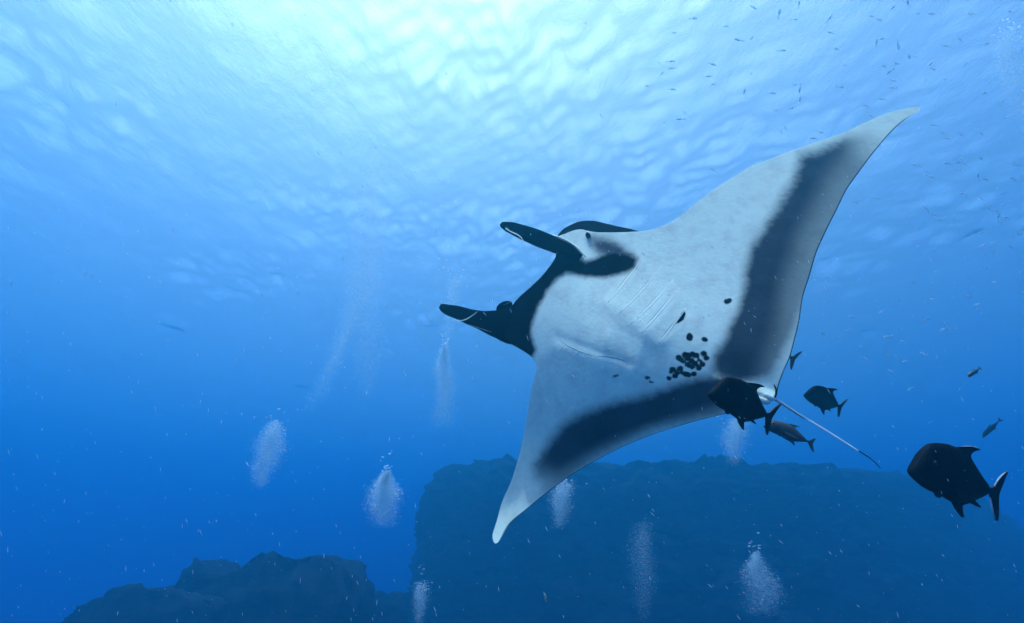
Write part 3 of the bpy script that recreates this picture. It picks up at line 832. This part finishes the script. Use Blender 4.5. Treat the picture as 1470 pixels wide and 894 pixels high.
# --- the scattered school: one small fish, copied
def small_fish_mesh():
    top = np.array([(0, 0.0), (0.12, 0.07), (0.35, 0.115), (0.6, 0.09), (0.85, 0.03), (1.0, 0.022)])
    bot = np.array([(0, -0.01), (0.12, -0.07), (0.35, -0.11), (0.6, -0.085), (0.85, -0.03), (1.0, -0.022)])
    v, f = fish_body(top, bot, 0.07, n=14, seg=8)
    for poly in ([(0.96, 0.02), (1.08, 0.06), (1.22, 0.12), (1.14, 0.02), (1.12, 0.0), (1.14, -0.02), (1.22, -0.12), (1.08, -0.06), (0.96, -0.02)],
                 [(0.38, 0.10), (0.5, 0.15), (0.72, 0.085), (0.6, 0.07)], [(0.5, -0.08), (0.62, -0.125), (0.75, -0.07), (0.6, -0.06)]):
        v2, f2 = plate(poly, 0.012); n0 = len(v)
        v = list(v) + v2; f = f + [tuple(i + n0 for i in ff) for ff in f2]
    return v, f
sv, sf = small_fish_mesh()
SMALL = []
for k in range(3):
    b = (-0.35, 0.0, 0.4)[k]
    me = bpy.data.meshes.new("small_fish")
    me.from_pydata(bend_pts(sv, b), [], sf); me.polygons.foreach_set('use_smooth', [True] * len(me.polygons)); me.materials.append(M_SMALL)
    SMALL.append(me)

frng = random.Random(4)
def school_fish(px, py, length_px, ang, d, label, group, mat_mesh=None):
    o = bpy.data.objects.new("small_fish", mat_mesh or frng.choice(SMALL)); COL.objects.link(o)
    tag(o, label, 'fish', group)
    k = math.sin(PITCH) + (H_PX / 2 - py) / F_PX * math.cos(PITCH)
    d = min(d, (SURFACE_Z - 0.7) / k) if k > 0.2 else d        # keep below the waves
    dx, dy = math.cos(ang) * length_px / 2, math.sin(ang) * length_px / 2
    place_fish(o, (px - dx, py - dy), (px + dx, py + dy), d, d + frng.uniform(-0.06, 0.06), frng.uniform(-0.4, 0.4))
up_list = [(250, 68), (175, 121), (165, 227), (165, 252), (130, 272), (75, 318), (170, 330), (410, 147), (462, 140), (300, 283), (318, 313), (318, 238), (565, 45), (622, 72), (638, 12), (752, 65),
           (905, 60), (752, 120), (775, 181), (575, 187), (985, 27), (1040, 10), (1130, 52), (1275, 52), (1420, 42), (925, 155), (945, 143), (1045, 205), (1068, 210), (1125, 235), (970, 268), (950, 245),
           (985, 298), (795, 323), (640, 330), (640, 368), (610, 400), (435, 340), (540, 345), (945, 367), (885, 392), (195, 441), (1005, 170), (1335, 163), (1250, 240), (985, 325), (1185, 513),
           (1135, 463), (1070, 610), (1185, 605), (1225, 600), (1300, 650), (1375, 800), (1330, 665), (855, 748), (920, 735), (1125, 655), (720, 490), (690, 512), (905, 430), (1310, 735), (1440, 610)]
steep = {(565, 45), (638, 12), (1040, 10), (925, 155), (1045, 205), (640, 330), (640, 368), (435, 340), (1005, 170), (1300, 650), (1375, 800)}
flip = {(462, 140), (752, 65), (985, 27), (970, 268), (130, 272), (1250, 240), (1125, 235)}
for (zx_, zy_) in up_list:
    a = frng.uniform(-0.15, 0.3)
    if (zx_, zy_) in steep: a = frng.choice((1.35, 1.75, 1.5))
    if (zx_, zy_) in flip: a = frng.uniform(-0.95, -0.5)
    if frng.random() < 0.35: a += math.pi
    X_, Y_ = 900 + zx_ / 2.579, zy_ / 2.579
    pose = 'steeply tilted' if (zx_, zy_) in steep or (zx_, zy_) in flip else 'level swimming'
    if X_ < 1110: where = 'over the leading edge of the raised wing'
    elif Y_ < 60: where = 'high above the raised wing tip'
    elif X_ < 1330 and Y_ < 160: where = 'close above the raised wing tip'
    elif Y_ < 160: where = 'near the bubble cloud in the upper right corner'
    else: where = 'just right of the raised wing tip'
    school_fish(X_, Y_, frng.uniform(7.5, 12.5), a, frng.uniform(11, 14), 'small dark ' + pose + ' fish ' + where, 'school under the surface at the upper right')
lo_list = [(500, 85), (478, 190), (650, 180), (590, 155), (685, 170), (700, 60), (668, 45), (640, 135), (730, 80), (748, 185), (652, 258), (692, 312), (605, 312), (595, 360), (470, 370), (345, 375),
           (287, 415), (178, 435), (305, 505), (340, 577), (370, 592), (228, 580), (320, 630), (390, 690), (520, 468), (505, 480), (445, 445), (215, 540), (305, 565), (435, 565), (360, 520), (680, 215), (780, 137),
           (200, 25), (445, 48), (470, 68), (720, 32), (625, 390), (160, 485), (75, 490)]
for (zx_, zy_) in lo_list:
    a = frng.choice((-0.5, -0.3, 0.1, 0.4, 0.7, 0.9, -0.2, 0.2)) + (math.pi if frng.random() < 0.4 else 0)
    X_, Y_ = 1150 + zx_ / 2.484, 280 + zy_ / 2.484
    if X_ < 1255 and Y_ > 380: where = 'beside the trailing edge of the raised wing'
    elif Y_ > 380: where = 'in the blue water above the small dark jack'
    elif X_ > 1390: where = 'against the surface glow at the right edge'
    else: where = 'in the pale water between wing and right edge'
    school_fish(X_, Y_, frng.uniform(8, 12.5), a, frng.uniform(15.0, 20.0), 'tiny hazy fish ' + where, 'hazy fish right of the wing')
for _ in range(46):
    X_, Y_ = frng.uniform(1000, 1465), frng.uniform(5, 330)
    if X_ < 1330 and Y_ > 330 - (X_ - 930) * 0.62 - 25 and X_ > 940 and Y_ < 900 and Y_ > 120: continue
    school_fish(X_, Y_, frng.uniform(6.5, 10), frng.uniform(-0.6, 0.6) + (math.pi if frng.random() < 0.5 else 0), frng.uniform(13, 18),
                'tiny pale fish barely visible against the rippled surface', 'school under the surface at the upper right')
# one greenish fish by the wall
me = SMALL[2].copy(); me.materials.clear(); me.materials.append(M_GREEN)
school_fish(783, 857, 13, 1.25, 9.5, 'small greenish yellow fish swimming before the rock wall', None, me)

# ------------------------------------------------------------------ bubbles and drifting specks
def bubble_material():
    m, nt, out = mat_new("bubble")
    d = N(nt, 'ShaderNodeBsdfPrincipled', Roughness=0.12); d.inputs['Base Color'].default_value = (0.76, 0.95, 0.99, 1)
    d.inputs['Specular IOR Level'].default_value = 0.8
    t = N(nt, 'ShaderNodeBsdfTranslucent'); t.inputs['Color'].default_value = (0.76, 0.95, 0.99, 1)
    mx = N(nt, 'ShaderNodeMixShader', Fac=0.5)
    tp = N(nt, 'ShaderNodeBsdfTransparent'); m2 = N(nt, 'ShaderNodeMixShader', Fac=0.62)
    nt.links.new(d.outputs[0], mx.inputs[1]); nt.links.new(t.outputs[0], mx.inputs[2])
    nt.links.new(mx.outputs[0], m2.inputs[1]); nt.links.new(tp.outputs[0], m2.inputs[2]); nt.links.new(m2.outputs[0], out.inputs[0])
    return m
M_BUB = bubble_material()
M_SPECK = principled("drifting_speck", (0.62, 0.78, 0.86), 0.7, trans=0.5)

OCT_V = np.array([(1, 0, 0), (-1, 0, 0), (0, 1, 0), (0, -1, 0), (0, 0, 1), (0, 0, -1)], float)
OCT_F = np.array([(0, 2, 4), (2, 1, 4), (1, 3, 4), (3, 0, 4), (2, 0, 5), (1, 2, 5), (3, 1, 5), (0, 3, 5)])
TET_V = np.array([(1, 1, 1), (1, -1, -1), (-1, 1, -1), (-1, -1, 1)], float) * 0.75
TET_F = np.array([(0, 1, 2), (0, 3, 1), (0, 2, 3), (1, 3, 2)])
def ico():
    bm = bmesh.new(); bmesh.ops.create_icosphere(bm, subdivisions=1, radius=1.0)
    v = np.array([x.co[:] for x in bm.verts]); f = np.array([[y.index for y in x.verts] for x in bm.faces]); bm.free()
    return v, f
ICO_V, ICO_F = ico()

def cloud_mesh(name, C, R, mat, squash=(1, 1, 1), base=(OCT_V, OCT_F)):
    bv, bf = base
    V = C[:, None, :] + bv[None] * R[:, None, None] * np.array(squash)[None, None, :]
    F = bf[None] + (np.arange(len(C)) * len(bv))[:, None, None]
    return new_mesh(name, V.reshape(-1, 3), F.reshape(-1, 3), mat)

def plume(spine, widths, d, count, label, seed, rmin=0.003, rmax=0.009, heads=14, dense_top=1.0):
    """bubbles rising along a spine of pixels (top first), each end with its own half width in pixels"""
    rng = np.random.default_rng(seed)
    q = resample(spine, 60); w = np.interp(np.linspace(0, 1, 60), np.linspace(0, 1, len(widths)), widths)
    t = np.clip(rng.beta(1.7, 1.9, count) ** dense_top, 0, 1)
    t = np.where(rng.random(count) < 0.12, rng.random(count), t)
    i = t * 59
    cx = np.interp(i, np.arange(60), q[:, 0]); cy = np.interp(i, np.arange(60), q[:, 1]); ww = np.interp(i, np.arange(60), w)
    # clumps: several threads of bubbles wander inside the plume
    th = rng.integers(0, 9, count)
    ph = rng.uniform(0, 6.28, 9); of = rng.normal(0, 0.5, 9)
    g1 = np.clip(rng.normal(0, 0.40, count) + of[th] * 0.8 + 0.28 * np.sin(t * 9 + ph[th]), -2.2, 2.2)
    g2 = rng.normal(0, 0.5, count)
    off = np.stack([g1 * ww, rng.normal(0, 2.0, count)], -1)
    P = np.array([at(x + a, y + b, d) for x, y, a, b in zip(cx, cy, off[:, 0], off[:, 1])])
    P += np.outer(g2 * ww * d / F_PX, np.array([0, 1.0, 0]))
    R = 0.50 * rng.uniform(rmin, rmax, count) * (0.6 + rng.exponential(0.45, count))
    R *= np.interp(t, [0, 0.3, 1], [1.2, 1.0, 0.7])
    V1 = (P, R)
    hp = np.array([at(q[0, 0] + rng.normal(0, widths[0] * 0.9 + 2), q[0, 1] + rng.normal(2, 8) - rng.exponential(5), d) for _ in range(heads)]).reshape(-1, 3)
    hr = rng.uniform(rmax * 0.9, rmax * 1.9, heads)
    bv, bf = TET_V, TET_F
    Va = (P[:, None, :] + bv[None] * R[:, None, None] * np.array([1.25, 1.25, 0.7])).reshape(-1, 3)
    Fa = (bf[None] + (np.arange(count) * 4)[:, None, None]).reshape(-1, 3)
    Vb = (hp[:, None, :] + ICO_V[None] * hr[:, None, None] * np.array([1.5, 1.5, 0.7])).reshape(-1, 3)
    Fb = (ICO_F[None] + (np.arange(heads) * len(ICO_V))[:, None, None]).reshape(-1, 3) + len(Va)
    o = new_mesh("bubble_plume", np.vstack([Va, Vb]), [tuple(f) for f in Fa] + [tuple(f) for f in Fb], M_BUB)
    tag(o, label, 'bubbles', kind='stuff')
    return o

plume([(556, 676), (549, 700), (548, 725), (550, 756)], [4, 18, 22, 14], 7.0, 18057, 'dense cone of white bubbles above the gap left of the rock wall', 1)
plume([(397, 606), (388, 635), (380, 665), (372, 700)], [10, 17, 16, 8], 7.5, 13642, 'leaning cloud of white bubbles in the open blue on the left', 2)
plume([(640, 492), (637, 525), (640, 560), (636, 615)], [4, 12, 15, 18], 9.0, 18057, 'upright bubble column left of the lower wing', 3)
plume([(656, 392), (648, 415), (645, 450), (640, 492)], [14, 14, 10, 6], 10.0, 6821, 'soft bubble cloud behind the lower head fin', 4)
plume([(532, 205), (530, 330), (524, 430), (530, 500), (528, 570)], [26, 24, 20, 26, 10], 10.5, 54892, 'tall faint bubble column in the middle of the open water', 5, heads=6)
plume([(530, 370), (505, 450), (470, 540), (440, 590)], [22, 14, 10, 12], 10.5, 15118, 'thin slanting bubble trail beside the tall column', 6, heads=3)
plume([(1062, 598), (1058, 625), (1055, 668)], [16, 15, 8], 7.5, 7957, 'bubble plume under the black jack at the belly', 8)
plume([(806, 690), (804, 715), (800, 758)], [14, 13, 8], 7.5, 7957, 'bubble plume just behind the lower wing', 9)
plume([(926, 748), (922, 790), (926, 830), (924, 892)], [10, 13, 13, 6], 11.0, 7957, 'faint narrow bubble column before the rock wall', 10, heads=3)
plume([(1084, 792), (1090, 815), (1096, 845), (1102, 884)], [4, 16, 22, 20], 8.0, 12505, 'bright bubble cone low before the rock wall', 11)
plume([(604, 835), (603, 850), (602, 868), (600, 896)], [7, 8, 7, 4], 8.5, 3978, 'small bubble burst at the foot of the rock wall', 12)
plume([(1442, 45), (1452, 90), (1462, 130), (1474, 170)], [12, 18, 18, 14], 8.0, 10231, 'bubble cloud near the surface at the upper right', 13)

def specks():
    rng = np.random.default_rng(77)
    C, A, R, Ls = [], [], [], []
    for i in range(1500):
        px, py = rng.uniform(-60, 1530), rng.uniform(-40, 930)
        d = 1.1 + 3.6 * rng.random() ** 1.2
        if px > 600 and d > 3.0: d = rng.uniform(1.2, 3.0)
        if py < 260 and rng.random() < 0.6: continue
        C.append(at(px, py, d))
        tilt = np.interp(px, [0, 600, 1000, 1470], [0.05, 0.15, 0.55, 0.5]) + rng.normal(0, 0.22)
        A.append(RIGHT * math.sin(tilt) - UP * math.cos(tilt))
        R.append(rng.uniform(0.0005, 0.0014) * d / 2)
        Ls.append(R[-1] * (rng.uniform(1.0, 2.0) if rng.random() < 0.6 else rng.uniform(4, 14)))
    V, F = [], []
    for k, (c, a, r, l) in enumerate(zip(C, A, R, Ls)):
        b = np.cross(a, FWD); b /= np.linalg.norm(b); e = np.cross(a, b)
        V += [c + b * r, c - b * r, c + e * r, c - e * r, c + a * l, c - a * l]
        F += [tuple(int(x) + 6 * k for x in f) for f in OCT_F]
    tag(new_mesh("drifting_specks", V, F, M_SPECK), 'pale specks and short streaks drifting everywhere in the water', 'specks', kind='stuff')
specks()
